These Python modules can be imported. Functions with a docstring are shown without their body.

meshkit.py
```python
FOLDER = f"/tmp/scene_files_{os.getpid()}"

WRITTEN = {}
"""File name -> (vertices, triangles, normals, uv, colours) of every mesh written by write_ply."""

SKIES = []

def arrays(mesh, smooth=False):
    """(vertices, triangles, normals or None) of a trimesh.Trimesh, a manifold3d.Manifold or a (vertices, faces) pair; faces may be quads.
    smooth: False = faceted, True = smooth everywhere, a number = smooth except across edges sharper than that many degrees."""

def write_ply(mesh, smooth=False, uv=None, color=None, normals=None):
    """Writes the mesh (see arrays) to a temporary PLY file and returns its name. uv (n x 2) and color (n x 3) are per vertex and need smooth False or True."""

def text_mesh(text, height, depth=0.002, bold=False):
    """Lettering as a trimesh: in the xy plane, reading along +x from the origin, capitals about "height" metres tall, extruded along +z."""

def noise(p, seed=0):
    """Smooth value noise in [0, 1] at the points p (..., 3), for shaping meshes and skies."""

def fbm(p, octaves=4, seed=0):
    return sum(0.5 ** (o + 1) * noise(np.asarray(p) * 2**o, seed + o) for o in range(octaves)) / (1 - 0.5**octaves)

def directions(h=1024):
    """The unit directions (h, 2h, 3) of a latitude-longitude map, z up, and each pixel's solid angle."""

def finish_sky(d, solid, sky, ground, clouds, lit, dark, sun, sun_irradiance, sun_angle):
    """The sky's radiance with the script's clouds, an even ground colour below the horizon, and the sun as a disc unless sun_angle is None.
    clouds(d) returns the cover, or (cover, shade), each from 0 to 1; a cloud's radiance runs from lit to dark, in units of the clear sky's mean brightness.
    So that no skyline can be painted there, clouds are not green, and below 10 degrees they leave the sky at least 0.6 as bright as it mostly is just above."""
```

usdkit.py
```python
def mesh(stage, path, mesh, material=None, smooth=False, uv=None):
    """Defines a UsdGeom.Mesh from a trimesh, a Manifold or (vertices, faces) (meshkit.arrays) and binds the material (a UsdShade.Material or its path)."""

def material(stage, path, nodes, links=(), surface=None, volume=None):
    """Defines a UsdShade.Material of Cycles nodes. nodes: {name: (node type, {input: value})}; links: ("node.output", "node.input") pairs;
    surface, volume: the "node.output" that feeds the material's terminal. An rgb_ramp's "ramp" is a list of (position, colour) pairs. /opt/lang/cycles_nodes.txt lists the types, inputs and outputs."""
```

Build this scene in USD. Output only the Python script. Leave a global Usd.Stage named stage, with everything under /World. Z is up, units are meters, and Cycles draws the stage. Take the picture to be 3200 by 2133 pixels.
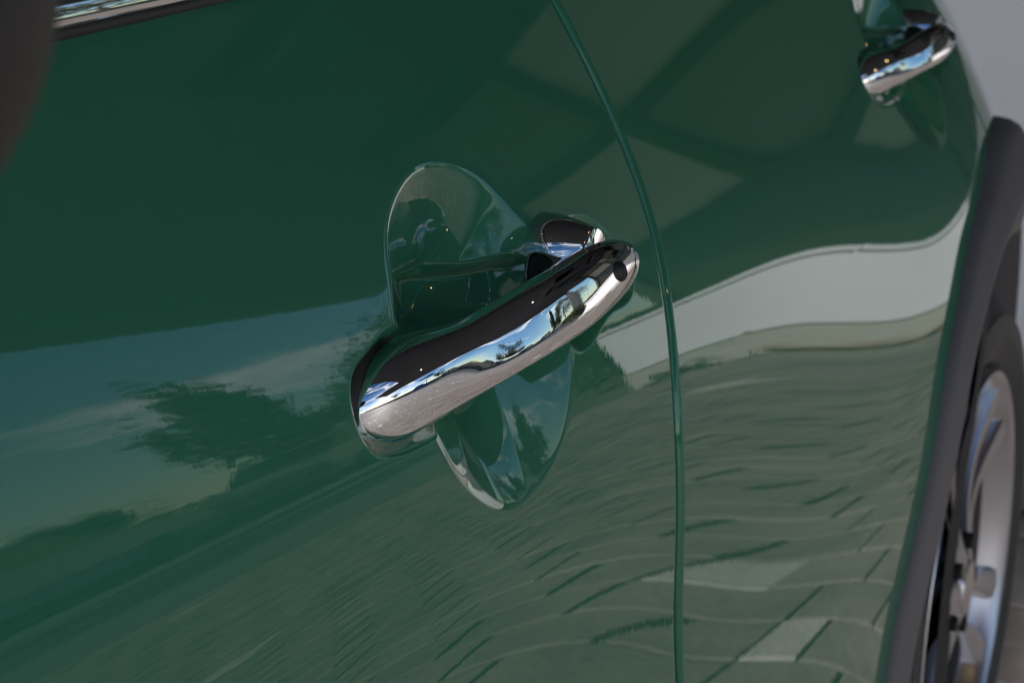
import math, random
import numpy as np, trimesh, shapely, usdkit, meshkit
from scipy.interpolate import BSpline, PchipInterpolator, CubicSpline
from pxr import Usd, UsdGeom, UsdLux, UsdShade, Gf, Sdf
stage = Usd.Stage.CreateInMemory()
UsdGeom.SetStageUpAxis(stage, 'Z'); UsdGeom.SetStageMetersPerUnit(stage, 1.0)
UsdGeom.Xform.Define(stage, '/World'); UsdGeom.Scope.Define(stage, '/World/Looks')
# ------------------------------------------------------------------ camera (x to the car's rear, -y out of the car's side, z up)
CAM = np.array([-.93, -.403, 1.14]); AZ, PT, RL = np.radians([21.3, 13.9, 2.3]); FPX = 7318.0
fw = np.array([math.cos(AZ)*math.cos(PT), math.sin(AZ)*math.cos(PT), -math.sin(PT)])
rt = np.cross(fw, [0, 0, 1]); rt /= np.linalg.norm(rt); up = np.cross(rt, fw)
RT = math.cos(RL)*rt + math.sin(RL)*up; UP = -math.sin(RL)*rt + math.cos(RL)*up
cam = UsdGeom.Camera.Define(stage, '/World/camera')
M = np.eye(4); M[0, :3], M[1, :3], M[2, :3], M[3, :3] = RT, UP, -fw, CAM
cam.AddTransformOp().Set(Gf.Matrix4d(M.tolist()))
cam.CreateHorizontalApertureAttr(36.0); cam.CreateVerticalApertureAttr(36.0*682/1024)
cam.CreateFocalLengthAttr(36.0*FPX/3200); cam.CreateClippingRangeAttr(Gf.Vec2f(.02, 2000))
cam.CreateFStopAttr(20.0); cam.CreateFocusDistanceAttr(1.05)
cam.CreateExposureAttr(1.2)
# ------------------------------------------------------------------ sky and sun
SUN_EL, SUN_AZ = math.radians(20.5), math.radians(-125)        # azimuth from +x towards +y: across the road, the car stands in the canopy's shade
sd = np.array([math.cos(SUN_EL)*math.cos(SUN_AZ), math.cos(SUN_EL)*math.sin(SUN_AZ), math.sin(SUN_EL)])
W = '/World/Looks/'
skym = usdkit.material(stage, W+'sky_look', {
    'tc': ('texture_coordinate', {}),
    'sky': ('sky_texture', {'sky_type': 'single_scattering', 'sun_disc': False, 'sun_elevation': SUN_EL, 'sun_rotation': math.atan2(sd[0], sd[1]), 'air_density': .75, 'aerosol_density': .25}),
    'mp': ('mapping', {'scale': (2.6, 2.6, 13.0), 'rotation': (.10, -.05, .0), 'location': (3.7, 1.2, .35)}),
    'n': ('noise_texture', {'scale': 1.0, 'detail': 7.0, 'roughness': .58, 'distortion': .4}),
    'r': ('rgb_ramp', {'ramp': [(0, (0, 0, 0)), (.505, (0, 0, 0)), (.66, (.9, .9, .9)), (1, (1, 1, 1))]}),
    'hs': ('hsv', {'hue': .5, 'saturation': 1.3, 'value': .95, 'fac': 1.0}),
    'm': ('mix_color', {'a': (0, 0, 0), 'b': (10.5, 10.3, 10.2), 'use_clamp': False}),
    'bg': ('background_shader', {'strength': .064})},
    [('tc.generated', 'mp.vector'), ('mp.vector', 'n.vector'), ('n.fac', 'r.fac'), ('r.color', 'm.fac'), ('sky.color', 'hs.color'), ('hs.color', 'm.a'), ('m.result', 'bg.color')], surface='bg.background')
dome = UsdLux.DomeLight.Define(stage, '/World/sky'); UsdShade.MaterialBindingAPI.Apply(dome.GetPrim()).Bind(skym)
dome.GetPrim().SetCustomDataByKey('kind', 'structure')
sun = UsdLux.DistantLight.Define(stage, '/World/sun'); sun.CreateIntensityAttr(.7); sun.CreateAngleAttr(.5); sun.CreateNormalizeAttr(True); sun.CreateColorAttr(Gf.Vec3f(1, .97, .92))
zax = sd; xax = np.cross([0, 0, 1], zax); xax /= np.linalg.norm(xax); yax = np.cross(zax, xax)
M = np.eye(4); M[0, :3], M[1, :3], M[2, :3] = xax, yax, zax
sun.AddTransformOp().Set(Gf.Matrix4d(M.tolist()))
# ------------------------------------------------------------------ helpers
used = {}
def path_for(parent, name):
    base = f'{parent}/{name}'; k = used.get(base, -1) + 1; used[base] = k
    return base if k == 0 else f'{base}_{k:03d}'
def tag(p, label=None, category=None, group=None, kind=None):
    p = p.GetPrim() if hasattr(p, 'GetPrim') else p
    for k, v in (('label', label), ('category', category), ('group', group), ('kind', kind)):
        if v: p.SetCustomDataByKey(k, v)
    return p
def thing(name, label=None, category=None, loc=(0, 0, 0), rz=0, group=None, kind=None):
    x = UsdGeom.Xform.Define(stage, path_for('/World', name))
    x.AddTranslateOp().Set(Gf.Vec3d(*map(float, loc)))
    if rz: x.AddRotateZOp().Set(float(rz))
    tag(x, label, category, group, kind)
    return str(x.GetPath())
def part(parent, name, mesh, mat, smooth=False, label=None, kind=None):
    m = usdkit.mesh(stage, path_for(parent, name), mesh, mat, smooth)
    if label or kind: tag(m, label, kind=kind)
    return str(m.GetPath())
def mat(name, color, rough=.5, metal=0., coat=0., noise=0., nscale=5., bump=0., bscale=50., spec=.5, rand=0., **kw):
    nodes = {'p': ('principled_bsdf', {'base_color': color, 'roughness': rough, 'metallic': metal, 'coat_weight': coat, 'coat_roughness': .015, 'specular_ior_level': spec, **kw})}
    links = []
    if noise or bump or rand: nodes['tc'] = ('geometry', {})
    if noise or rand:
        nodes['n'] = ('noise_texture', {'scale': nscale, 'detail': 4.0, 'roughness': .6})
        c = np.array(color)
        nodes['r'] = ('rgb_ramp', {'ramp': [(.3, tuple(c*(1-noise))), (.7, tuple(np.minimum(c*(1+noise), 1)))]})
        links += [('tc.position', 'n.vector'), ('n.fac', 'r.fac')]
        last = 'r.color'
        if rand:
            nodes['o'] = ('geometry', {})
            nodes['mr'] = ('map_range', {'from_min': 0., 'from_max': 1., 'to_min': 1-rand, 'to_max': 1+rand})
            nodes['h'] = ('hsv', {})
            links += [('o.random_per_island', 'mr.value'), ('mr.result', 'h.value'), (last, 'h.color')]; last = 'h.color'
        links.append((last, 'p.base_color'))
    if bump:
        nodes['bn'] = ('noise_texture', {'scale': bscale, 'detail': 3.0}); nodes['b'] = ('bump', {'strength': 1.0, 'distance': bump})
        links += [('tc.position', 'bn.vector'), ('bn.fac', 'b.height'), ('b.normal', 'p.normal')]
    return usdkit.material(stage, W+name, nodes, links, surface='p.BSDF')
def box(x0, x1, y0, y1, z0, z1):
    m = trimesh.creation.box([x1-x0, y1-y0, z1-z0]); m.apply_translation([(x0+x1)/2, (y0+y1)/2, (z0+z1)/2]); return m
def cat(*ms): return trimesh.util.concatenate(list(ms))
def sstep(x): x = np.clip(x, 0, 1); return x*x*(3-2*x)
def ray(px, py):
    d = fw + (px-1600)/FPX*RT - (py-1066.5)/FPX*UP
    return d/np.linalg.norm(d)
def on_plane(px, py, y):                                     # where a line of sight meets the plane y: used once, to measure the car
    d = ray(px, py); return CAM + d*((y-CAM[1])/d[1])
def grid_faces(n, m, flip=False):
    i, j = np.meshgrid(np.arange(n-1), np.arange(m-1), indexing='ij'); a = (i*m+j).ravel()
    q = np.stack([a, a+1, a+m+1, a+m], 1)
    if flip: q = q[:, ::-1]
    return np.vstack([q[:, [0, 1, 2]], q[:, [0, 2, 3]]])
def loft(rings, closed=True, caps=(True, True)):
    """rings: (n, m, 3)"""
    R = np.asarray(rings, float); n, m, _ = R.shape
    v = R.reshape(-1, 3); f = []
    i, j = np.meshgrid(np.arange(n-1), np.arange(m if closed else m-1), indexing='ij'); i, j = i.ravel(), j.ravel()
    a, b = i*m+j, i*m+(j+1) % m
    f = np.vstack([np.stack([a, b, b+m], 1), np.stack([a, b+m, a+m], 1)])
    vs = [v]; fs = [f]; k = len(v)
    if closed:
        for which, on in enumerate(caps):
            if on:
                ring = 0 if which == 0 else n-1
                vs.append(R[ring].mean(0)[None]); jj = np.arange(m); c = np.full(m, k); k += 1
                t = np.stack([c, ring*m+(jj+1) % m, ring*m+jj], 1)
                fs.append(t if which == 0 else t[:, ::-1])
    t = trimesh.Trimesh(np.vstack(vs), np.vstack(fs), process=False)
    if t.is_watertight and t.volume < 0: t.invert()
    return t
def tube(pts, r, m=16, flat=1.0):
    pts = np.asarray(pts, float); T = np.gradient(pts, axis=0); T /= np.linalg.norm(T, axis=1, keepdims=True)
    ref = np.array([0, -1., 0]); rings = []
    r = np.broadcast_to(r, len(pts))
    for p, t, rr in zip(pts, T, r):
        b = np.cross(t, ref); b /= np.linalg.norm(b); n = np.cross(b, t)
        a = np.linspace(0, 2*np.pi, m, endpoint=False)
        rings.append(p + rr*(np.cos(a)[:, None]*b + flat*np.sin(a)[:, None]*n))
    return loft(rings)
# ------------------------------------------------------------------ materials
def paint_material():
    n = {'g': ('geometry', {}),
         'op': ('noise_texture', {'scale': 170.0, 'detail': 1.0}), 'b': ('bump', {'strength': 1.0, 'distance': .0000075}),
         'fl': ('voronoi_texture', {'scale': 5000.0}),
         'fr': ('map_range', {'from_min': 0., 'from_max': 1., 'to_min': .85, 'to_max': 1.15}),
         'h': ('hsv', {'color': (.034, .172, .098)}),
         'p': ('principled_bsdf', {'metallic': .2, 'roughness': .42, 'specular_ior_level': .0, 'coat_weight': 1.0, 'coat_roughness': .004, 'coat_ior': 1.5})}
    l = [('g.position', 'op.vector'), ('op.fac', 'b.height'), ('b.normal', 'p.coat_normal'), ('g.position', 'fl.vector'), ('fl.distance', 'fr.value'), ('fr.result', 'h.value'), ('h.color', 'p.base_color')]
    return usdkit.material(stage, W+'green_paint', n, l, surface='p.BSDF')
PAINT = paint_material()
CHROME = mat('chrome', (.80, .79, .80), .012, 1.0)
BLACK_PL = mat('black_plastic', (.012, .011, .0115), .5, bump=.00008, bscale=900)
TRIM = mat('grey_plastic', (.165, .148, .148), .72, bump=.0001, bscale=1200, spec=.22)
RUBBER = mat('black_rubber', (.012, .012, .013), .55)
TYRE = mat('tyre_rubber', (.035, .034, .036), .6, noise=.2, nscale=40)
ALLOY = mat('silver_alloy', (.44, .44, .48), .27, 1.0)
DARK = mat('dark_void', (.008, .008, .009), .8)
GLASS_CAR = mat('tinted_glass', (.01, .012, .012), .02, spec=.6)
DISC_D = mat('dark_alloy', (.035, .035, .038), .55)
DISC = mat('brake_steel', (.10, .10, .11), .45, 1.0)
WHITE = mat('white_render', (.88, .88, .93), .6, noise=.04, nscale=1.5)
BEIGE = mat('beige_plinth', (.50, .47, .42), .7, noise=.12, nscale=6)
STONE = mat('paver_stone', (.44, .385, .355), .8, noise=.32, nscale=4, bump=.002, bscale=90, rand=.3)
STONE_L = mat('paver_stone_pale', (.70, .66, .62), .8, noise=.1, nscale=14, bump=.002, bscale=90, rand=.08)
JOINT = mat('joint_sand', (.09, .08, .07), .9, noise=.3, nscale=30)
ASPHALT = mat('asphalt', (.17, .16, .155), .85, noise=.15, nscale=3)
PAINT_W = mat('road_paint', (.72, .72, .70), .6)
CEIL = mat('canopy_ceiling', (.052, .058, .070), .6, noise=.15, nscale=.8)
FASCIA = mat('canopy_fascia', (.30, .29, .28), .5)
FRAME = mat('dark_frame', (.025, .03, .028), .4)
BLIND_D = mat('dim_blind', (.17, .19, .18), .3, spec=.4)
BLIND = mat('pale_blind', (.50, .54, .52), .3, spec=.4, noise=.06, nscale=1.2)
GLASSY = mat('dark_glazing', (.012, .018, .016), .05, spec=.35)
GRASS = mat('grass', (.055, .085, .025), .9, noise=.35, nscale=2)
LEAF = mat('leaf_green', (.045, .075, .025), .6, noise=.4, nscale=3, rand=.35)
LEAF_O = mat('leaf_orange', (.40, .15, .04), .6, rand=.3)
BARK = mat('bark', (.09, .07, .055), .9, noise=.3, nscale=8)
PANE = usdkit.material(stage, W+'clear_pane', {'t': ('transparent_bsdf', {'color': (.55, .60, .60)}), 'g': ('glossy_bsdf', {'roughness': .02}), 'f': ('fresnel', {'IOR': 1.45}), 'm': ('mix_closure', {})}, [('f.fac', 'm.fac'), ('t.BSDF', 'm.closure1'), ('g.BSDF', 'm.closure2')], surface='m.closure')
LAMP = usdkit.material(stage, W+'lamp_glow', {'e': ('emission', {'color': (1.0, .64, .24), 'strength': 30.0})}, surface='e.emission')
# ------------------------------------------------------------------ the car's side as a smooth surface: y = -f(x, z)
NX, NZ, BX0, BX1, BZ0, BZ1 = 9, 9, -.9, 1.7, .2, 1.15
COEF = np.array([0.11888, 0.13032, 0.13728, 0.12732, 0.1255, 0.0866, 0.0312, -0.06414, -0.19744, 0.06923, 0.08235, 0.08902, 0.091, 0.07086, 0.04981, -0.00962, -0.09366, -0.20193, 0.03675, 0.04878, 0.0556, 0.05692, 0.05876, 0.00657, -0.03082, -0.10288, -0.22614, 0.02459, 0.03413, 0.03818, 0.03518, 0.02375, 0.04281, -0.0311, -0.14414, -0.26111, 0.03704, 0.04393, 0.04727, 0.04958, 0.05464, 0.04885, -0.05748, -0.15834, -0.26126, 0.05747, 0.06579, 0.07007, 0.07283, 0.09982, 0.02319, -0.06306, -0.14876, -0.23327, 0.0635, 0.06793, 0.07106, 0.07184, 0.10423, 0.07425, -0.05182, -0.14937, -0.24282, 0.03312, 0.01323, -0.01253, -0.0394, -0.08861, -0.12971, -0.17709, -0.25813, -0.33752, -0.07078, -0.13136, -0.20327, -0.31271, -0.40501, -0.47313, -0.50249, -0.51775, -0.56814]).reshape(NX, NZ)
def kn(a, b, n): h = (b-a)/(n-3); return a + h*np.arange(-3, n-3+4)
KX, KZ = kn(BX0, BX1, NX), kn(BZ0, BZ1, NZ)
def body(x, z):
    """f at points (x, z) given as flat arrays"""
    x, z = np.broadcast_arrays(np.asarray(x, float), np.asarray(z, float)); sh = x.shape
    xc, zc = np.clip(x.ravel(), BX0, BX1-1e-6), np.clip(z.ravel(), BZ0, BZ1-1e-6)
    S = BSpline(KZ, COEF.T, 3)(zc)                         # (n, NX)
    B = BSpline.design_matrix(xc, KX, 3).toarray() if xc.size < 4000 else None
    if B is None:
        out = np.empty(xc.size)
        for k in range(0, xc.size, 4000):
            B = BSpline.design_matrix(xc[k:k+4000], KX, 3).toarray(); out[k:k+4000] = (B*S[k:k+4000]).sum(1)
    else: out = (B*S).sum(1)
    return out.reshape(sh)
def fb(x, z): return float(body(np.array([x]), np.array([z]))[0])
def belt(x): return 1.0392 + .02*(x+.1)
_g = np.array([[.3010, 1.10], [.3050, 1.05], [0.3064, 1.0116], [0.3082, 0.985], [0.3072, 0.960], [0.3030, 0.9311], [0.2975, 0.9092], [0.2868, 0.8765], [0.2695, 0.8450], [0.2525, 0.7791], [0.2525, 0.7044], [0.2640, 0.6377], [.300, .55], [.36, .40], [.43, .25]])[::-1]
XG = PchipInterpolator(_g[:, 0][:] if False else _g[:, 1], _g[:, 0])
_zz = np.linspace(.25, 1.1, 60); _xx = XG(_zz)
for _ in range(3): _xx[1:-1] = .25*_xx[:-2]+.5*_xx[1:-1]+.25*_xx[2:]
XG = CubicSpline(_zz, _xx)
# recesses around the handle, in the front handle's own x, z
def smooth_poly(p, n=160):
    p = np.array(p); p = np.vstack([p, p[:1]]); s = np.r_[0, np.cumsum(np.linalg.norm(np.diff(p, axis=0), axis=1))]
    q = CubicSpline(s, p, bc_type='periodic')(np.linspace(0, s[-1], n, endpoint=False))
    for _ in range(4): q = .25*np.roll(q, 1, 0)+.5*q+.25*np.roll(q, -1, 0)
    return q
DISH = smooth_poly([[-0.0402, 0.9018], [-0.0309, 0.9195], [-0.0224, 0.9335], [-0.0108, 0.9432], [0.0054, 0.9507], [0.0212, 0.9554], [0.0379, 0.9578], [0.0568, 0.9571], [0.0748, 0.954], [0.0885, 0.9497], [0.0997, 0.9442], [0.1108, 0.9356], [0.1203, 0.9251], [0.1316, 0.9136], [0.1409, 0.8938], [0.1427, 0.8748], [0.133, 0.859], [0.121, 0.8441], [0.1025, 0.825], [0.0843, 0.8141], [0.0632, 0.8068], [0.0458, 0.8043], [0.0255, 0.8061], [0.0086, 0.8128], [-0.0113, 0.8262], [-0.0232, 0.8397], [-0.0300, 0.8519], [-0.0350, 0.8607], [-0.0400, 0.8813]])
POCK = smooth_poly([[-0.039, 0.9049], [-0.0578, 0.9036], [-0.075, 0.8997], [-0.0865, 0.8961], [-0.0952, 0.8887], [-0.0973, 0.8841], [-0.098, 0.876], [-0.096, 0.8689], [-0.09, 0.8618], [-0.0787, 0.8567], [-0.0631, 0.854], [-0.0365, 0.8531], [-0.0099, 0.8582], [0.0005, 0.884]])
PK2 = smooth_poly([[0.1316, 0.9136], [0.1514, 0.9153], [0.1791, 0.9147], [0.2008, 0.912], [0.2177, 0.9056], [0.2282, 0.8973], [0.2441, 0.8838], [0.2384, 0.8714], [0.1914, 0.8629], [0.133, 0.859]])
DC = np.array([.052, .882])
_d = DISH-DC; _t = np.arctan2(_d[:, 1], _d[:, 0]); _o = np.argsort(_t); _t = _t[_o]; _r = np.linalg.norm(_d, axis=1)[_o]
def signed(poly, x, z):
    """distance to the outline, positive inside"""
    a, b = poly, np.roll(poly, -1, 0); best = np.full(x.shape, 9.)
    for p, q in zip(a, b):
        e = q-p; t = np.clip(((x-p[0])*e[0]+(z-p[1])*e[1])/(e@e), 0, 1)
        best = np.minimum(best, (x-p[0]-t*e[0])**2+(z-p[1]-t*e[1])**2)
    return np.sqrt(best)*np.where(shapely.contains_xy(shapely.Polygon(poly), x, z), 1, -1)
def recess(x, z):
    out = np.zeros(x.shape); near = (x > -.13) & (x < .28) & (z > .77) & (z < .99)
    if not near.any(): return out
    x, z = x[near], z[near]
    th = np.arctan2(z-DC[1], x-DC[0]); rho = np.hypot(x-DC[0], z-DC[1])/np.interp(th, np.r_[_t-2*np.pi, _t, _t+2*np.pi], np.r_[_r, _r, _r])
    A = np.interp(th, np.radians([-180, -135, -90, -45, 0, 45, 90, 135, 180]), [.036, .038, .015, .014, .024, .040, .044, .042, .036])
    u = 1-np.sqrt(rho**2+.06)-(1-math.sqrt(1.06))
    dish = A*.5*(u+np.sqrt(u*u+.022**2))*np.where(rho > 1.25, np.clip((1.5-rho)/.25, 0, 1), 1)
    zs = .9166-.122*(x-.0053) + .004*sstep((x-.07)/.05)
    dish = dish + .012*sstep((zs-z)/.010)*sstep((z-.872)/.014)*sstep((.97-rho)/.10)
    pk = .017*sstep(signed(POCK, x, z)/.015)
    p2 = .006*sstep(signed(PK2, x, z)/.008)
    dish = np.maximum(dish, 0)
    out[near] = (dish**6+pk**6+p2**6)**(1/6)
    return out
HS = .88                                                     # the rear handle is a little smaller
def solve_rear():
    """where along the rear door the second handle sits"""
    best = None
    for dx in np.linspace(.6, 1.15, 111):
        for dz in np.linspace(.05, .20, 76):
            y = -(fb(.08*HS+dx, .90*HS+dz)-HS*fb(.08, .90))
            e = 0
            for q, t in (((.195, -.0265, .897), (2946, 128)), ((-.03, .0, .855), (2714, 282))):
                p = np.array(q)*HS+[dx, y, dz]-CAM; k = FPX/(p@fw)
                e += (1600+k*(p@RT)-t[0])**2+(1066.5-k*(p@UP)-t[1])**2
            if best is None or e < best[0]: best = (e, dx, y, dz)
    return np.array(best)
HD2 = solve_rear(); print('rear handle shift', HD2); HD2 = HD2[1:]
def surface(x, z, with_recess=True):
    y = -body(x, z)
    if with_recess: y = y + recess(x, z) + HS*recess((x-HD2[0])/HS, (z-HD2[2])/HS)
    return y
AXLE = np.array([1.244, -.045, .383]); GZ = .083
# outline of the wheel arch trim around the axle: outer edge and opening
def polar(pts):
    p = np.array(pts)-AXLE[[0, 2]]; t = np.degrees(np.arctan2(p[:, 1], p[:, 0])); o = np.argsort(t); return t[o], np.hypot(p[:, 0], p[:, 1])[o]
def bulge(deg): return 1+1.6*math.exp(-((deg-85)/38)**2)
def on_trim(pts, dy):
    """measured outline points of the arch trim, brought onto its surface"""
    out = []
    for p in pts:
        y = -.06
        for _ in range(60):
            P = on_plane(*p, y); t = math.degrees(math.atan2(P[2]-AXLE[2], P[0]-AXLE[0])); y += .3*(-fb(min(P[0], 1.6), P[2])+dy*bulge(t)-y); y = max(min(y, -.02), -.12)
        out.append((P[0], P[2]))
    print(np.round(out, 3).tolist()); return out
TO_T, TO_R = polar(on_trim([(3165, 405), (3095, 600), (3022, 900), (2960, 1200), (2895, 1600), (2782, 2133)], -.004))
TI_T, TI_R = polar(on_trim([(3172, 735), (3104, 835), (3060, 977), (3008, 1176), (2940, 1516), (2876, 1855), (2825, 2133)], .001))
print(TO_T.round(), TO_R.round(3), TI_T.round(), TI_R.round(3))
def arch_r(deg, T, R):
    d = np.where(np.asarray(deg) < 90, 180-np.asarray(deg), deg)
    return np.interp(d, T, R)
CAR = thing('green_car', 'dark green car with chrome door handles and grey wheel arch trim', 'car')
def spaced(*segs):
    a = [np.arange(s0, s1, st) for s0, s1, st in segs]; return np.unique(np.r_[np.concatenate(a), segs[-1][1]])
def door_grid(xedge, sgn, s, z, name, r=.0032, flange=.03, end=False):
    """a door skin from the shut line (s = 0) away from it; the edge is rolled inwards"""
    S, Z = np.meshgrid(s, z, indexing='ij')
    X = xedge(Z) + sgn*S; Y = surface(X, Z)
    e = np.clip(r-S, 0, r); Y = Y + (r-np.sqrt(np.maximum(r*r-e*e, 0)))
    rows = [np.stack([X, Y, Z], 2)]
    fl = []
    for d in (flange, .012, .004, .001):
        fl.append(np.stack([X[0], Y[0]+d, Z[0]], 1))
    V = np.concatenate([np.array(fl), rows[0]], 0)
    return V, X
def body_mesh(V, flip, keep=None):
    n, m, _ = V.shape; f = grid_faces(n, m, flip); v = V.reshape(-1, 3)
    if keep is not None:
        ok = keep(v); f = f[ok[f].all(1)]
    t = trimesh.Trimesh(v, f, process=False); t.remove_unreferenced_vertices(); return t
zs_ = spaced((.27, .77, .003), (.77, .975, .0009), (.975, 1.046, .004))
s_f = np.unique(np.r_[0, .0002, .0005, .0009, .0014, .002, .0026, .0032, spaced((.004, .035, .002), (.035, .43, .0009), (.43, 1.0, .012))])
V, X = door_grid(XG, -1, s_f, zs_, 'front_door')
V[..., 2] = np.where(V[..., 2] > belt(V[..., 0]), belt(V[..., 0]), V[..., 2])
part(CAR, 'front_door', body_mesh(V, True), PAINT, True)
s_r = np.unique(np.r_[0, .0002, .0005, .0009, .0014, .002, .0026, .0032, .004, .0048, .0055, .0062, .007, spaced((.0085, HD2[0]-.40, .008), (HD2[0]-.40, HD2[0]-.05, .0016), (HD2[0]-.05, .98, .006))])
zs_r = spaced((.27, .77*HS+HD2[2], .003), (.77*HS+HD2[2], .975*HS+HD2[2], .0015), (.975*HS+HD2[2], 1.08, .003))
def keep_arch(v):
    d = v[:, [0, 2]]-AXLE[[0, 2]]; t = np.degrees(np.arctan2(d[:, 1], d[:, 0]))
    return (np.hypot(d[:, 0], d[:, 1]) > .5*(arch_r(t, TO_T, TO_R)+arch_r(t, TI_T, TI_R))) | False
V, X = door_grid(lambda z: XG(z)+.0075, 1, s_r, zs_r, 'rear_door', r=.0042)
V[..., 2] = np.where(V[..., 2] > belt(V[..., 0]), belt(V[..., 0]), V[..., 2])
def split_keep(v): return keep_arch(v) & (v[:, 0] < 1.168)
part(CAR, 'rear_door', body_mesh(V, False, split_keep), PAINT, True)
# rear quarter panel: turns away behind the wheel
sq = np.unique(np.r_[0, .0005, .0012, .002, .003, spaced((.005, .55, .008))]); zq = spaced((.27, 1.09, .008))
S, Z = np.meshgrid(sq, zq, indexing='ij'); X = 1.172+S; Y = surface(X, Z, False)
e = np.clip(.003-S, 0, .003); Y += .003-np.sqrt(np.maximum(.003**2-e*e, 0))
V = np.stack([X, Y, np.minimum(Z, belt(X))], 2); V = np.concatenate([V[:1]+[0, .03, 0], V], 0)
part(CAR, 'rear_quarter_panel', body_mesh(V, False, keep_arch), PAINT, True)
# dark inner sheet behind the shut lines
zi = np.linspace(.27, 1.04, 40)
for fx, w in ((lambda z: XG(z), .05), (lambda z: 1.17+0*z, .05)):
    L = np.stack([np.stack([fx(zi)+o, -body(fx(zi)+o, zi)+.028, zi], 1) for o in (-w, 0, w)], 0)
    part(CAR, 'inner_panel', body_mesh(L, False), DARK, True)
def superring(c, a, b, p=2.6, m=72):
    t = np.linspace(0, 2*np.pi, m, endpoint=False)
    ca, sa = np.cos(t), np.sin(t)
    u = np.sign(ca)*np.abs(ca)**(2/p); v = np.sign(sa)*np.abs(sa)**(2/p)
    return c + u[:, None]*a + v[:, None]*b
# ------------------------------------------------------------------ window line: rubber seal, chrome strip, glass
xs = np.linspace(-.75, 1.45, 120)
def along(dz, dy): return np.stack([xs, -body(xs, belt(xs)+0*xs)+dy, belt(xs)+dz], 1)
part(CAR, 'window_seal', tube(along(.001, .001), .0032, 14), RUBBER, 40)
part(CAR, 'chrome_strip', loft([superring(p, np.array([0, .0016, .0072]), np.array([0, -.0045, .001]), 3.2, 32) for p in along(.0088, .0030)]), CHROME, 60)
gl = np.stack([along(.014, .010), along(.20, .095), along(.40, .20)], 0)
for a, b, nm in ((0, 55, 'front_side_window'), (58, 110, 'rear_side_window')):
    part(CAR, nm, body_mesh(gl[:, a:b], True), GLASS_CAR, True)
part(CAR, 'window_pillar', body_mesh(gl[:, 54:59]-[0, .002, 0], True), BLACK_PL, True)
part(CAR, 'window_pillar', body_mesh(gl[:, 109:120]-[0, .002, 0], True), PAINT, True)
rf = gl[2]
roof = np.stack([rf, rf+[0, .1, .05], rf+[0, .5, .09]], 0)
part(CAR, 'roof', body_mesh(roof, True), PAINT, True)
# ------------------------------------------------------------------ door handles
# stations: where the middle of the grip stands (measured), half height, half depth, heading of the depth axis (0 = along the car, 90 = straight out)
ST = [  # px, py, y, half height px, depth m, heading deg, squareness
    (1140, 1272, .010, 196, .040, 5, 2.2),
    (1188, 1243, .001, 186, .035, 17, 2.4),
    (1316, 1176, -.010, 156, .024, 48, 2.7),
    (1400, 1144, -.0165, 136, .0175, 66, 2.9),
    (1470, 1114, -.022, 128, .0145, 78, 3.0),
    (1570, 1058, -.030, 126, .013, 85, 3.0),
    (1670, 1000, -.034, 127, .0125, 89, 3.0),
    (1767, 938, -.034, 126, .0125, 91, 2.9),
    (1855, 872, -.032, 119, .0125, 94, 2.4),
    (1918, 830, -.029, 95, .011, 98, 2.2),
    (1952, 808, -.0275, 66, .008, 100, 2.1),
    (1966, 798, -.0268, 38, .0048, 100, 2.0),
    (1972, 794, -.0264, 10, .0014, 100, 2.0)]
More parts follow.
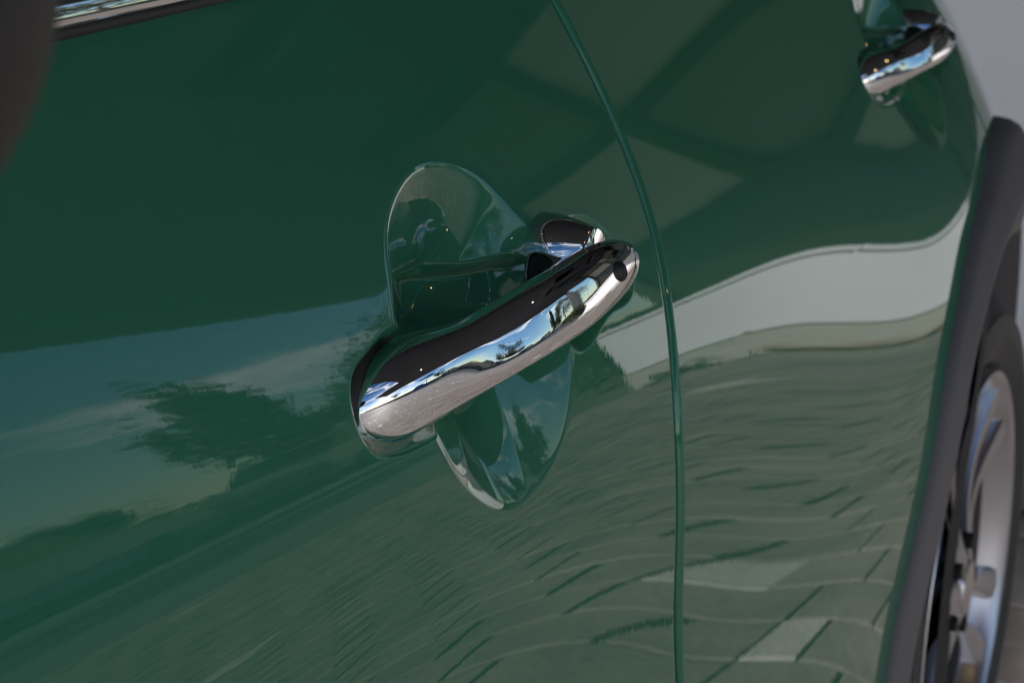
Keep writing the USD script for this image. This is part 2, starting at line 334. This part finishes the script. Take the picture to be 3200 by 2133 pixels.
def grip_params():
    rows = []
    for px, py, y, hp, g, hd, p in ST:
        c = on_plane(px, py, y); D = (c-CAM)@fw
        rows.append([*c, hp/FPX*D*.89, g, math.radians(hd), p])
    rows = np.array(rows); s = np.r_[0, np.cumsum(np.linalg.norm(np.diff(rows[:, :3], axis=0), axis=1)+.002)]
    tail = np.linspace(0, 1, 26)[1:]
    ss = np.r_[np.linspace(0, s[-4], 90), s[-4]+(s[-1]-s[-4])*(1-(1-tail)**1.6)]
    P = PchipInterpolator(s, rows)(np.linspace(0, s[-1], 600)); w = 26
    k = np.exp(-.5*(np.arange(-2*w, 2*w+1)/w)**2); k /= k.sum()
    Q = np.stack([np.convolve(np.r_[2*c[0]-c[2*w:0:-1], c, 2*c[-1]-c[-2:-2*w-2:-1]], k, 'valid') for c in P.T], 1)
    fade = sstep((s[-1]-np.linspace(0, s[-1], 600))/(.12*s[-1]))[:, None]
    return CubicSpline(np.linspace(0, s[-1], 600), Q*fade+P*(1-fade))(ss)
GP = grip_params()
def grip_rings(grow=0., upto=None, tilt=19):
    rings = []
    for k, (x, y, z, h, g, hd, p) in enumerate(GP if upto is None else GP[:upto]):
        b = np.array([-math.cos(hd), -math.sin(hd), 0.])       # depth axis
        a = np.array([0, 0, 1.])
        ti = math.radians(tilt)*float(sstep(np.array(k/34)))
        a2 = a*math.cos(ti) - b*math.sin(ti); b2 = b*math.cos(ti) + a*math.sin(ti)
        rings.append(superring(np.array([x, y, z]), a2*(h+grow), b2*(g+grow), p))
    return np.array(rings)
def on_grip(px, py):
    g = loft(grip_rings(), caps=(False, True)); d = ray(px, py); t = g.vertices[g.faces]; e1, e2 = t[:, 1]-t[:, 0], t[:, 2]-t[:, 0]
    h = np.cross(d, e2); a = (e1*h).sum(1); a = np.where(np.abs(a) < 1e-14, 1e-14, a); q0 = CAM-t[:, 0]; u = (q0*h).sum(1)/a; q = np.cross(q0, e1); v = (q@d)/a; k = (e2*q).sum(1)/a
    k = np.where((u >= 0) & (v >= 0) & (u+v <= 1) & (k > 0), k, 99); return CAM+d*k.min()
def handle(name, shift, label, k=1.0):
    sh = np.asarray(shift, float)
    def mv(m): m = m.copy(); m.apply_scale(k); m.apply_translation(sh); return m
    H = part(CAR, name, mv(loft(grip_rings(), caps=(False, True))), CHROME, True, label=label)
    # rubber gasket round the front end
    gk = np.array([grip_rings(g, 14)[i] for i, g in ((0, .0078), (1, .0072), (2, .0045), (3, .0012), (3, -.0015))])
    part(H, 'gasket', mv(loft(gk, caps=(False, False))), RUBBER, True)
    # bracket that joins the rear end to the door
    rings = []
    for t in np.linspace(0, 1, 14):
        c = np.array([.157, .012, .895])*(1-t) + np.array([.139, -.029, .902])*t
        w = .034*(1-t)+.016*t + .004*math.sin(math.pi*t); h = .025*(1-t)+.0165*t + .002*math.sin(math.pi*t)
        rings.append(superring(c, np.array([0, .05*h, h]), np.array([-w, 0, .08*w]), 2.05, 64))
    part(H, 'bracket', mv(loft(rings)), CHROME, True)
    # opening in the bracket's front: chrome rim round a black insert
    c = on_plane(1690, 848, -.010); a = np.array([.002, 0, .0075]); b = np.array([-.005, -.0085, 0.])
    nrm = np.cross(a, b); nrm /= np.linalg.norm(nrm); nrm *= np.sign(nrm@(CAM-c))
    def rr(k, off): return superring(c+nrm*off, a*k, b*k, 3.0, 40)
    part(H, 'opening_rim', mv(loft([rr(1.22, -.02), rr(1.22, .0), rr(1.16, .0012), rr(1.06, .001), rr(1.0, -.001), rr(1.0, -.012)], caps=(False, False))), CHROME, 50)
    part(H, 'opening_insert', mv(loft([rr(.99, -.010), rr(.99, -.0006), rr(.93, .0)])), BLACK_PL, 40)
    # round black sensor button near the tip
    c = on_grip(1938, 848); n = np.array([.12, -.95, .28]); n /= np.linalg.norm(n)
    u = np.cross(n, [0, 0, 1.]); u /= np.linalg.norm(u); v = np.cross(n, u)
    tt = np.linspace(0, 2*np.pi, 32, endpoint=False)
    prof = [(.0052, -.006), (.0052, .0002), (.0048, .0012), (.0040, .0022), (.0030, .0028), (.0026, .0022), (.0006, .0020)]
    part(H, 'button', mv(loft([c+n*o+r*(np.cos(tt)[:, None]*u+np.sin(tt)[:, None]*v) for r, o in prof])), BLACK_PL, 35)
handle('door_handle', (0, 0, 0), 'chrome handle of the front door, large and sharp')
handle('door_handle', HD2, 'chrome handle of the rear door, small and blurred', HS)
# ------------------------------------------------------------------ wheel arch trim
th = np.radians(np.linspace(-8, 188, 150)); dg = np.degrees(th)
def sm(a):
    for _ in range(10): a = np.r_[a[:1], .25*a[:-2]+.5*a[1:-1]+.25*a[2:], a[-1:]]
    return a
ro, ri = sm(arch_r(dg, TO_T, TO_R)), sm(arch_r(dg, TI_T, TI_R))
rings = []
for k, (f_, dy) in enumerate([(1.0, .012), (1.0, -.002), (.985, -.006), (.93, -.0090), (.66, -.0125), (.60, -.0125), (.54, -.0112), (.15, -.003), (.03, -.001), (0., .001), (-.01, .03), (-.02, .10)]):
    r = ri + (ro-ri)*f_; x = AXLE[0]+r*np.cos(th); z = AXLE[2]+r*np.sin(th)
    fe = .006*np.logaddexp(body(x, z)/.006, (.044-.10*np.maximum(x-1.22, 0)-.8*np.maximum(1.22-x, 0)-.10*max(f_, 0)*(x > 1.22)*(x-1.22)/.3-.02*max(f_, 0))/.006)
    rings.append(np.stack([x, -fe+np.where(dy < .02, dy*(1+1.6*np.exp(-((dg-85)/38)**2)), dy), z], 1))
R = np.array(rings); part(CAR, 'wheel_arch_trim', body_mesh(R, False), TRIM, 45)
# dark wheel housing
L = [R[-2]+[0, .004, 0]]
for yy, dr in ((.05, .03), (.30, .03)): L.append(np.stack([AXLE[0]+(ri+dr)*np.cos(th), np.full(len(th), yy), AXLE[2]+(ri+dr)*np.sin(th)], 1))
L.append(np.stack([AXLE[0]+.02*np.cos(th), np.full(len(th), .30), AXLE[2]+.02*np.sin(th)], 1))
part(CAR, 'wheel_housing', body_mesh(np.array(L), False), DARK, 40)
# ------------------------------------------------------------------ wheel
TR, RR = AXLE[2]-.004-GZ, .212
WA = AXLE + [0, .011, -.004]
def lathe(profile, n=96):
    a = np.linspace(0, 2*np.pi, n, endpoint=False)
    rings = [np.stack([WA[0]+r*np.cos(a), np.full(n, WA[1]+y), WA[2]+r*np.sin(a)], 1) for r, y in profile]
    return loft(rings, caps=(False, False))
WH = part(CAR, 'wheel', lathe([(.028, .010), (.030, -.002), (.026, -.008), (.004, -.009), (.001, -.009)]), ALLOY, 40, label='silver alloy rear wheel with thin twin spokes')
part(WH, 'tyre', lathe([(RR-.004, .02), (RR+.002, .004), (RR+.012, -.006), (RR+.030, -.013), (RR+.034, -.0145), (RR+.037, -.013), (RR+.055, -.012), (TR-.022, -.004), (TR-.010, .006), (TR-.002, .022), (TR, .04), (TR, .17), (TR-.012, .19)]), TYRE, 40)
part(WH, 'rim_barrel', lathe([(RR-.034, .16), (RR-.030, .03), (RR-.022, .018)]), DISC_D, 40)
part(WH, 'rim', lathe([(RR-.022, .018), (RR-.020, .016), (RR-.012, .004), (RR-.006, -.006), (RR, -.010), (RR+.003, -.006), (RR+.003, .01)]), ALLOY, 40)
part(WH, 'brake_disc', lathe([(.005, .070), (.14, .070), (.14, .09)]), DISC, 40)
for k in range(10):
    a0 = math.radians(90+36*k+9+(-8 if k % 2 else 8))
    er, et = np.array([math.cos(a0), 0, math.sin(a0)]), np.array([-math.sin(a0), 0, math.cos(a0)])
    rings = []
    for r in np.linspace(.020, RR-.008, 14):
        t = (r-.020)/(RR-.028); w = .0095+.004*(2*t-1)**2+.005*t**3; y = WA[1]-.004+.014*math.sin(math.pi*t)+.004*t
        c = np.array([WA[0], 0, WA[2]])+er*r
        pr = [(-w, .030), (-w, .004), (-w*.8, -.002), (0, -.004), (w*.8, -.002), (w, .004), (w, .030)]
        rings.append(np.array([c+et*u+np.array([0, y+v, 0]) for u, v in pr]))
    part(WH, 'spoke', loft(rings), ALLOY, 35)
    if k % 2: continue
    c = np.array([WA[0], WA[1]+.004, WA[2]])+.045*np.array([math.cos(a0+.63), 0, math.sin(a0+.63)])
    b = trimesh.creation.cylinder(.008, .02, sections=12); b.apply_transform(trimesh.transformations.rotation_matrix(math.pi/2, [1, 0, 0])); b.apply_translation(c)
    part(WH, 'wheel_bolt', b, DARK, 40)
# ------------------------------------------------------------------ door mirror, near the lens
def mirror():
    c = np.array([-.632, -.1135, 1.122])
    s = trimesh.creation.icosphere(4); v = s.vertices.copy()
    p = 2.6; n = (np.abs(v)**p).sum(1)**(-1/p); v = v*n[:, None]*[.055, .090, .080]
    s.vertices = v + c
    part(CAR, 'mirror_housing', s, BLACK_PL, True)
    part(CAR, 'mirror_arm', tube([[-.635, -.06, 1.10], [-.635, -.02, 1.075], [-.63, .02, 1.055], [-.62, .08, 1.05]], .022, 16), BLACK_PL, 40)
mirror()
# ------------------------------------------------------------------ the forecourt
G = thing('pavement', kind='structure')
part(G, 'joint_bed', box(-3.2, 7.48, -9.2, 2.2, GZ-.06, GZ-.0045), JOINT)
def paver(x, y, l, w, h):
    c = .0025; z = GZ+h
    b = np.array([[-l, -w], [l, -w], [l, w], [-l, w]])/2; t = b*[(l-2*c)/l, (w-2*c)/w]
    v = np.vstack([np.c_[b, np.full(4, GZ-.03)], np.c_[b, np.full(4, z-c*.7)], np.c_[t, np.full(4, z)]])+[x, y, 0]
    f = []
    for o in (0, 4):
        for i in range(4):
            j = (i+1) % 4; f += [[o+i, o+j, o+4+j], [o+i, o+4+j, o+4+i]]
    f += [[8, 9, 10], [8, 10, 11]]
    return v, np.array(f)
rng = np.random.default_rng(5)
stones = []
SL, SW = .215, .145
for j, x in enumerate(np.arange(-3.1, 7.4, SW)):
    for y in np.arange(-9.05+(j % 2)*SL/2, 2.1, SL):
        stones.append((x+rng.normal()*.002, y+rng.normal()*.002, SW-.006-rng.random()*.004, SL-.006-rng.random()*.004, rng.normal()*.0009, rng.random() < .010))
stones = np.array(stones)
for qx, qy in ((2.03, -.75), (1.60, -.55)):                  # the small pale stones seen in the door
    i = np.argmin(np.hypot(stones[:, 0]-qx, stones[:, 1]-qy)); st = stones[i].copy(); e = SL/4
    stones[i] = [st[0], st[1]+e, st[2], SL/2-.007, st[4], 1]; stones = np.vstack([stones, [st[0], st[1]-e, st[2], SL/2-.007, st[4]-.001, 0]])
key = np.hypot(stones[:, 0]-2.7, (stones[:, 1]-.05)*2.2)
order = np.argsort(key)
for i in order[:290]:
    s = stones[i]; part(G, 'paving_stone', paver(*s[:5]), STONE_L if s[5] else STONE)
for pale in (0, 1):
    vs, fs, k = [], [], 0
    for i in order[290:]:
        s = stones[i]
        if bool(s[5]) != bool(pale): continue
        v, f = paver(*s[:5]); vs.append(v); fs.append(f+k); k += len(v)
    part(G, 'paving_stones_further_off', (np.vstack(vs), np.vstack(fs)), STONE_L if pale else STONE, kind='stuff')
for (x0, x1, y) in ((1.2, 2.4, -3.2), (3.4, 4.6, -5.0), (-.5, .8, -4.6), (-2.4, -1.2, -6.0)):
    part(G, 'parking_line', box(x0, x1, y-.05, y+.05, GZ+.006, GZ+.010), PAINT_W)
RD = thing('ground', kind='structure')
part(RD, 'asphalt_sheet', box(-150, 150, -150, 60, GZ-.35, GZ-.065), ASPHALT)
part(RD, 'asphalt_apron', cat(box(-60, -3.2, -13, 2.2, GZ-.06, GZ-.004), box(7.48, 60, -13, 2.2, GZ-.06, GZ-.004), box(-3.2, 7.48, -13, -9.2, GZ-.06, GZ-.004)), ASPHALT)
KB = thing('kerb', 'long pale concrete kerb along the far side of the forecourt', 'kerb')
for k in range(40): part(KB, 'kerb_stone', box(-38+2*k, -36.012+2*k, -13.2, -13.0, GZ-.06, GZ+.12), BEIGE)
part(thing('grass_verge', kind='structure'), 'turf', box(-70, 90, -40, -13.2, GZ-.06, GZ+.09), GRASS)
# ------------------------------------------------------------------ walls behind
w1 = thing('white_wall', 'smooth white wall close behind the car at the right edge', 'wall', (2.935, .02, GZ))
part(w1, 'wall_panel', box(0, .18, 0, 1.55, .0, .95), WHITE); part(w1, 'wall_panel', box(0, .18, 1.556, 3.2, .0, .95), WHITE)
part(w1, 'wall_cap', box(-.015, .195, -.015, 3.21, .953, .99), WHITE)
w2 = thing('white_wall', 'low white wall with beige plinth at the far end of the forecourt', 'wall', (7.5, -3.3, GZ))
for k in range(4): part(w2, 'wall_panel', box(.012, .2, 1.6*k, 1.6*k+1.594, .26, .86), WHITE)
part(w2, 'plinth', box(0, .2, -.012, 6.4, 0, .245), BEIGE); part(w2, 'wall_cap', box(-.02, .22, -.02, 6.42, .865, .90), WHITE)
def leaves(n, size, spread, seed, flat=1.):
    r = np.random.default_rng(seed); c = spread(r, n)
    a = r.normal(size=(n, 3)); a /= np.linalg.norm(a, axis=1, keepdims=True); b = np.cross(a, r.normal(size=(n, 3))); b /= np.linalg.norm(b, axis=1, keepdims=True)
    s = size*(.6+.8*r.random((n, 1))); v = np.stack([c-a*s, c+b*s*.45, c+a*s, c-b*s*.45], 1).reshape(-1, 3)
    k = np.arange(n)*4; return v, np.vstack([np.stack([k, k+1, k+2], 1), np.stack([k, k+2, k+3], 1)])
for k, (y, o) in enumerate(((-3.1, 0), (-2.5, 1), (-2.35, 0), (-1.6, 1), (-1.2, 0), (-.7, 1), (-.2, 0))):
    t = thing('weed', f'{"orange leaved" if o else "green"} weed at the foot of the low white wall, {["first","second","third","fourth","fifth","sixth","seventh"][k]} from its free end', 'weed', (7.44, y, GZ))
    part(t, 'leaves', leaves(40, .035, lambda r, n: np.c_[r.normal(size=n)*.03-.02, r.normal(size=n)*(.12 if o else .05), np.abs(r.normal(size=n))*(.03 if o else .08)], k), LEAF_O if o else LEAF)
# ------------------------------------------------------------------ glazed building and canopy
B = thing('glazed_building', 'dark framed glass building behind the low white wall', 'building', (8.3, -3.1, GZ))
ys = [0, 1.10, 1.66, 2.9, 4.3, 5.75]; zs2 = [.1, 1.59, 2.39, 3.05]
for y in ys: part(B, 'mullion', box(-.06, .06, y-.05, y+.05, 0, 3.15), FRAME)
for z in zs2: part(B, 'transom', box(-.055, .055, .05, 5.7, z-.045, z+.045), FRAME)
pr = np.random.default_rng(3)
for i in range(5):
    for j in range(3):
        look = {(0, 1): BLIND, (0, 2): BLIND_D, (1, 1): BLIND_D, (1, 2): BLIND, (2, 2): BLIND_D, (3, 1): BLIND_D}.get((i, j), GLASSY)
        part(B, 'pane', box(.0, .02, ys[i]+.052, ys[i+1]-.052, zs2[j]+.047, zs2[j+1]-.047), look)
part(B, 'side_wall', box(.07, 6, -.05, .1, 0, 3.15), FRAME)
CN = thing('canopy', 'broad dark canopy over the forecourt with skylights and warm ceiling lamps', 'canopy', (0, 0, GZ))
CX0, CX1, CY0, CY1 = -4.4, 14.0, -6.4, 2.2
SKYL = [(4.5+1.45*i, 5.55+1.45*i, y0, y1) for i in range(2) for y0, y1 in ((-2.5, -1.35), (-.95, .2))]
deck = shapely.box(CX0, CY0, CX1, CY1).difference(shapely.box(-4.5, -3.2, -1.0, 2.3))
for x0, x1, y0, y1 in SKYL: deck = deck.difference(shapely.box(x0+.2, y0+.2, x1-.2, y1-.2).buffer(.2))
dk = trimesh.creation.extrude_polygon(deck, .2, engine='earcut'); dk.apply_translation([0, 0, 3.15]); part(CN, 'ceiling', dk, CEIL)
for x0, x1, y0, y1 in SKYL: part(CN, 'skylight_pane', box(x0-.03, x1+.03, y0-.03, y1+.03, 3.353, 3.36), PANE)
part(CN, 'fascia', box(CX0-.05, CX1+.05, -6.5, -6.405, 2.95, 3.4), FASCIA)
for i in range(2):
    for j, y in enumerate((-3.2+1.2*i,)):
        d = trimesh.creation.cylinder(.05, .012, sections=20); d.apply_translation([.8+2.2*i, y, 3.14]); part(CN, 'ceiling_lamp', d, LAMP)
part(CN, 'column', box(13.5, 13.7, -6.3, -6.1, 0, 3.147), FRAME)
BW = thing('rear_building', 'plain dark building wall on the far side of the car', 'building', (0, 2.2, GZ))
part(BW, 'wall', box(-8, 14, .0, .3, 0, 3.6), FASCIA); part(BW, 'wall_upper', box(-8, 14, .35, 6, 0, 5.5), FASCIA)
# ------------------------------------------------------------------ trees, hedge and parked cars across the road
def tree(loc, h, rx, rz, seed, label, flat=False, n=5200):
    t = thing('tree', label, 'tree', loc); r = np.random.default_rng(seed)
    trunk = [tube([[0, 0, -.1], [.05*h/5, .03, h*.25], [.02, -.05, h*.5], [.1, .05, h*.8]], np.array([.05, .04, .03, .012])*h*.6, 10)]
    for k in range(7):
        a = r.random()*6.28; z0 = h*(.32+.3*r.random()); trunk.append(tube([[0, 0, z0], [math.cos(a)*rx*.4, math.sin(a)*rx*.4, z0+h*.12], [math.cos(a)*rx*.85, math.sin(a)*rx*.85, z0+h*(.16+.15*r.random())]], np.array([.016, .010, .004])*h*.6, 6))
    part(t, 'trunk', cat(*trunk), BARK, 60)
    K = 26; u = r.normal(size=(K, 3)); u /= np.linalg.norm(u, axis=1, keepdims=True); u *= (.45+.55*r.random((K, 1)))
    cl = u*[rx, rx, rz]+[0, 0, h-rz*.95]
    if flat: cl[:, 2] = h-rz*.6+np.abs(u[:, 2])*rz*.5
    def spread(rr, m):
        q = rr.integers(0, K, m); return cl[q]+rr.normal(size=(m, 3))*[rx*.17, rx*.17, rz*.16]
    part(t, 'crown', leaves(n, .035*h/2, spread, seed+1), LEAF)
tree((21.5, -14.75, GZ), 4.5, .68, 2.0, 11, 'round leafy tree beyond the road, largest in the door reflection')
tree((26.0, -15.6, GZ), 3.5, 1.1, 1.0, 12, 'low leafy tree just right of the round one')
tree((23.4, -18.8, GZ), 2.0, .55, .6, 13, 'small young tree left of the round one')
tree((6.0, -20.0, GZ), 5.0, 3.2, .9, 14, 'flat topped pine across the road', True)
tree((-7.0, -22.0, GZ), 4.6, 2.6, 1.5, 15, 'bushy tree across the road in front of the car')
tree((12.0, -24.0, GZ), 5.5, 2.2, 1.8, 17, 'tall leafy tree farthest back across the road')
tree((31.0, -16.0, GZ), 5.0, 2.8, 1.8, 16, 'wide tree at the far end of the road')
tree((23.6, -15.7, GZ), 2.2, .9, 1.1, 21, 'low round bush under the round leafy tree', n=2600)
tree((26.2, -16.2, GZ), 2.7, 1.3, 1.3, 22, 'larger round bush further along the verge', n=3000)
tree((20.0, -16.0, GZ), 1.7, 1.0, .85, 23, 'small dark bush left of the round leafy tree', n=2200)
HG = thing('hedge', 'long clipped dark hedge on the verge across the road', 'hedge', (0, -18, GZ))
part(HG, 'hedge_core', box(-30, 48, -.45, .45, .05, 1.0), LEAF)
part(HG, 'hedge_leaves', leaves(16000, .06, lambda r, n: np.c_[r.uniform(-30, 48, n), r.choice([-1, 1], n)*r.uniform(.2, .6, n), np.minimum(r.uniform(.1, 1.55, n), 1.05+.18*r.random(n))], 31), LEAF)
HB = thing('hedge', 'short olive hedge beside the free end of the low white wall', 'hedge', (9.2, -4.2, GZ))
part(HB, 'hedge_leaves', leaves(6000, .05, lambda r, n: np.c_[r.uniform(-.5, 3, n), r.uniform(-1.0, .9, n), np.sqrt(r.random(n))*1.0], 32), LEAF)
def parked_car(loc, rz, col, nm, label):
    m = mat(nm, col, .25, coat=1.0); t = thing('parked_car', label, 'car', loc, rz, 'cars parked across the road')
    prof = [(-2.1, .35), (-2.12, .75), (-1.95, .95), (-1.3, 1.0), (1.0, .98), (1.75, .88), (2.1, .72), (2.12, .35)]
    cab = [(-1.75, .97), (-1.35, 1.38), (-.6, 1.47), (.25, 1.42), (1.05, .97)]
    def ext(p, w):
        e = trimesh.creation.extrude_polygon(shapely.Polygon(p).buffer(.06).simplify(.01), w, engine='earcut'); e.apply_transform(np.array([[1, 0, 0, 0], [0, 0, -1, w/2], [0, 1, 0, 0], [0, 0, 0, 1.]])); return e
    part(t, 'body', ext(prof, 1.7), m, 30); part(t, 'cabin_glass', ext(cab, 1.46), GLASS_CAR, 30)
    part(t, 'roof', ext([(-1.3, 1.42), (-.6, 1.5), (.25, 1.46), (-.4, 1.44)], 1.3), m, 30)
    for x in (-1.3, 1.3):
        for y in (-.78, .78):
            w = trimesh.creation.cylinder(.31, .2, sections=20); w.apply_transform(trimesh.transformations.rotation_matrix(math.pi/2, [1, 0, 0])); w.apply_translation([x, y, .31]); part(t, 'wheel', w, TYRE, 40)
for k, (x, y, c, nm, lb) in enumerate(((16.5, -14.6, (.02, .03, .09), 'blue_car_paint', 'dark blue parked car beside the round tree'), (22.5, -14.4, (.10, .10, .11), 'grey_car_paint', 'grey parked car right of the dark blue one'), (10.0, -14.8, (.03, .03, .035), 'black_car_paint', 'black parked car left of the dark blue one'), (3.0, -15, (.03, .05, .25), 'bright_blue_car_paint', 'bright blue parked car under the flat topped pine'))):
    parked_car((x, y, GZ+.09), 3*k-4, c, nm, lb)
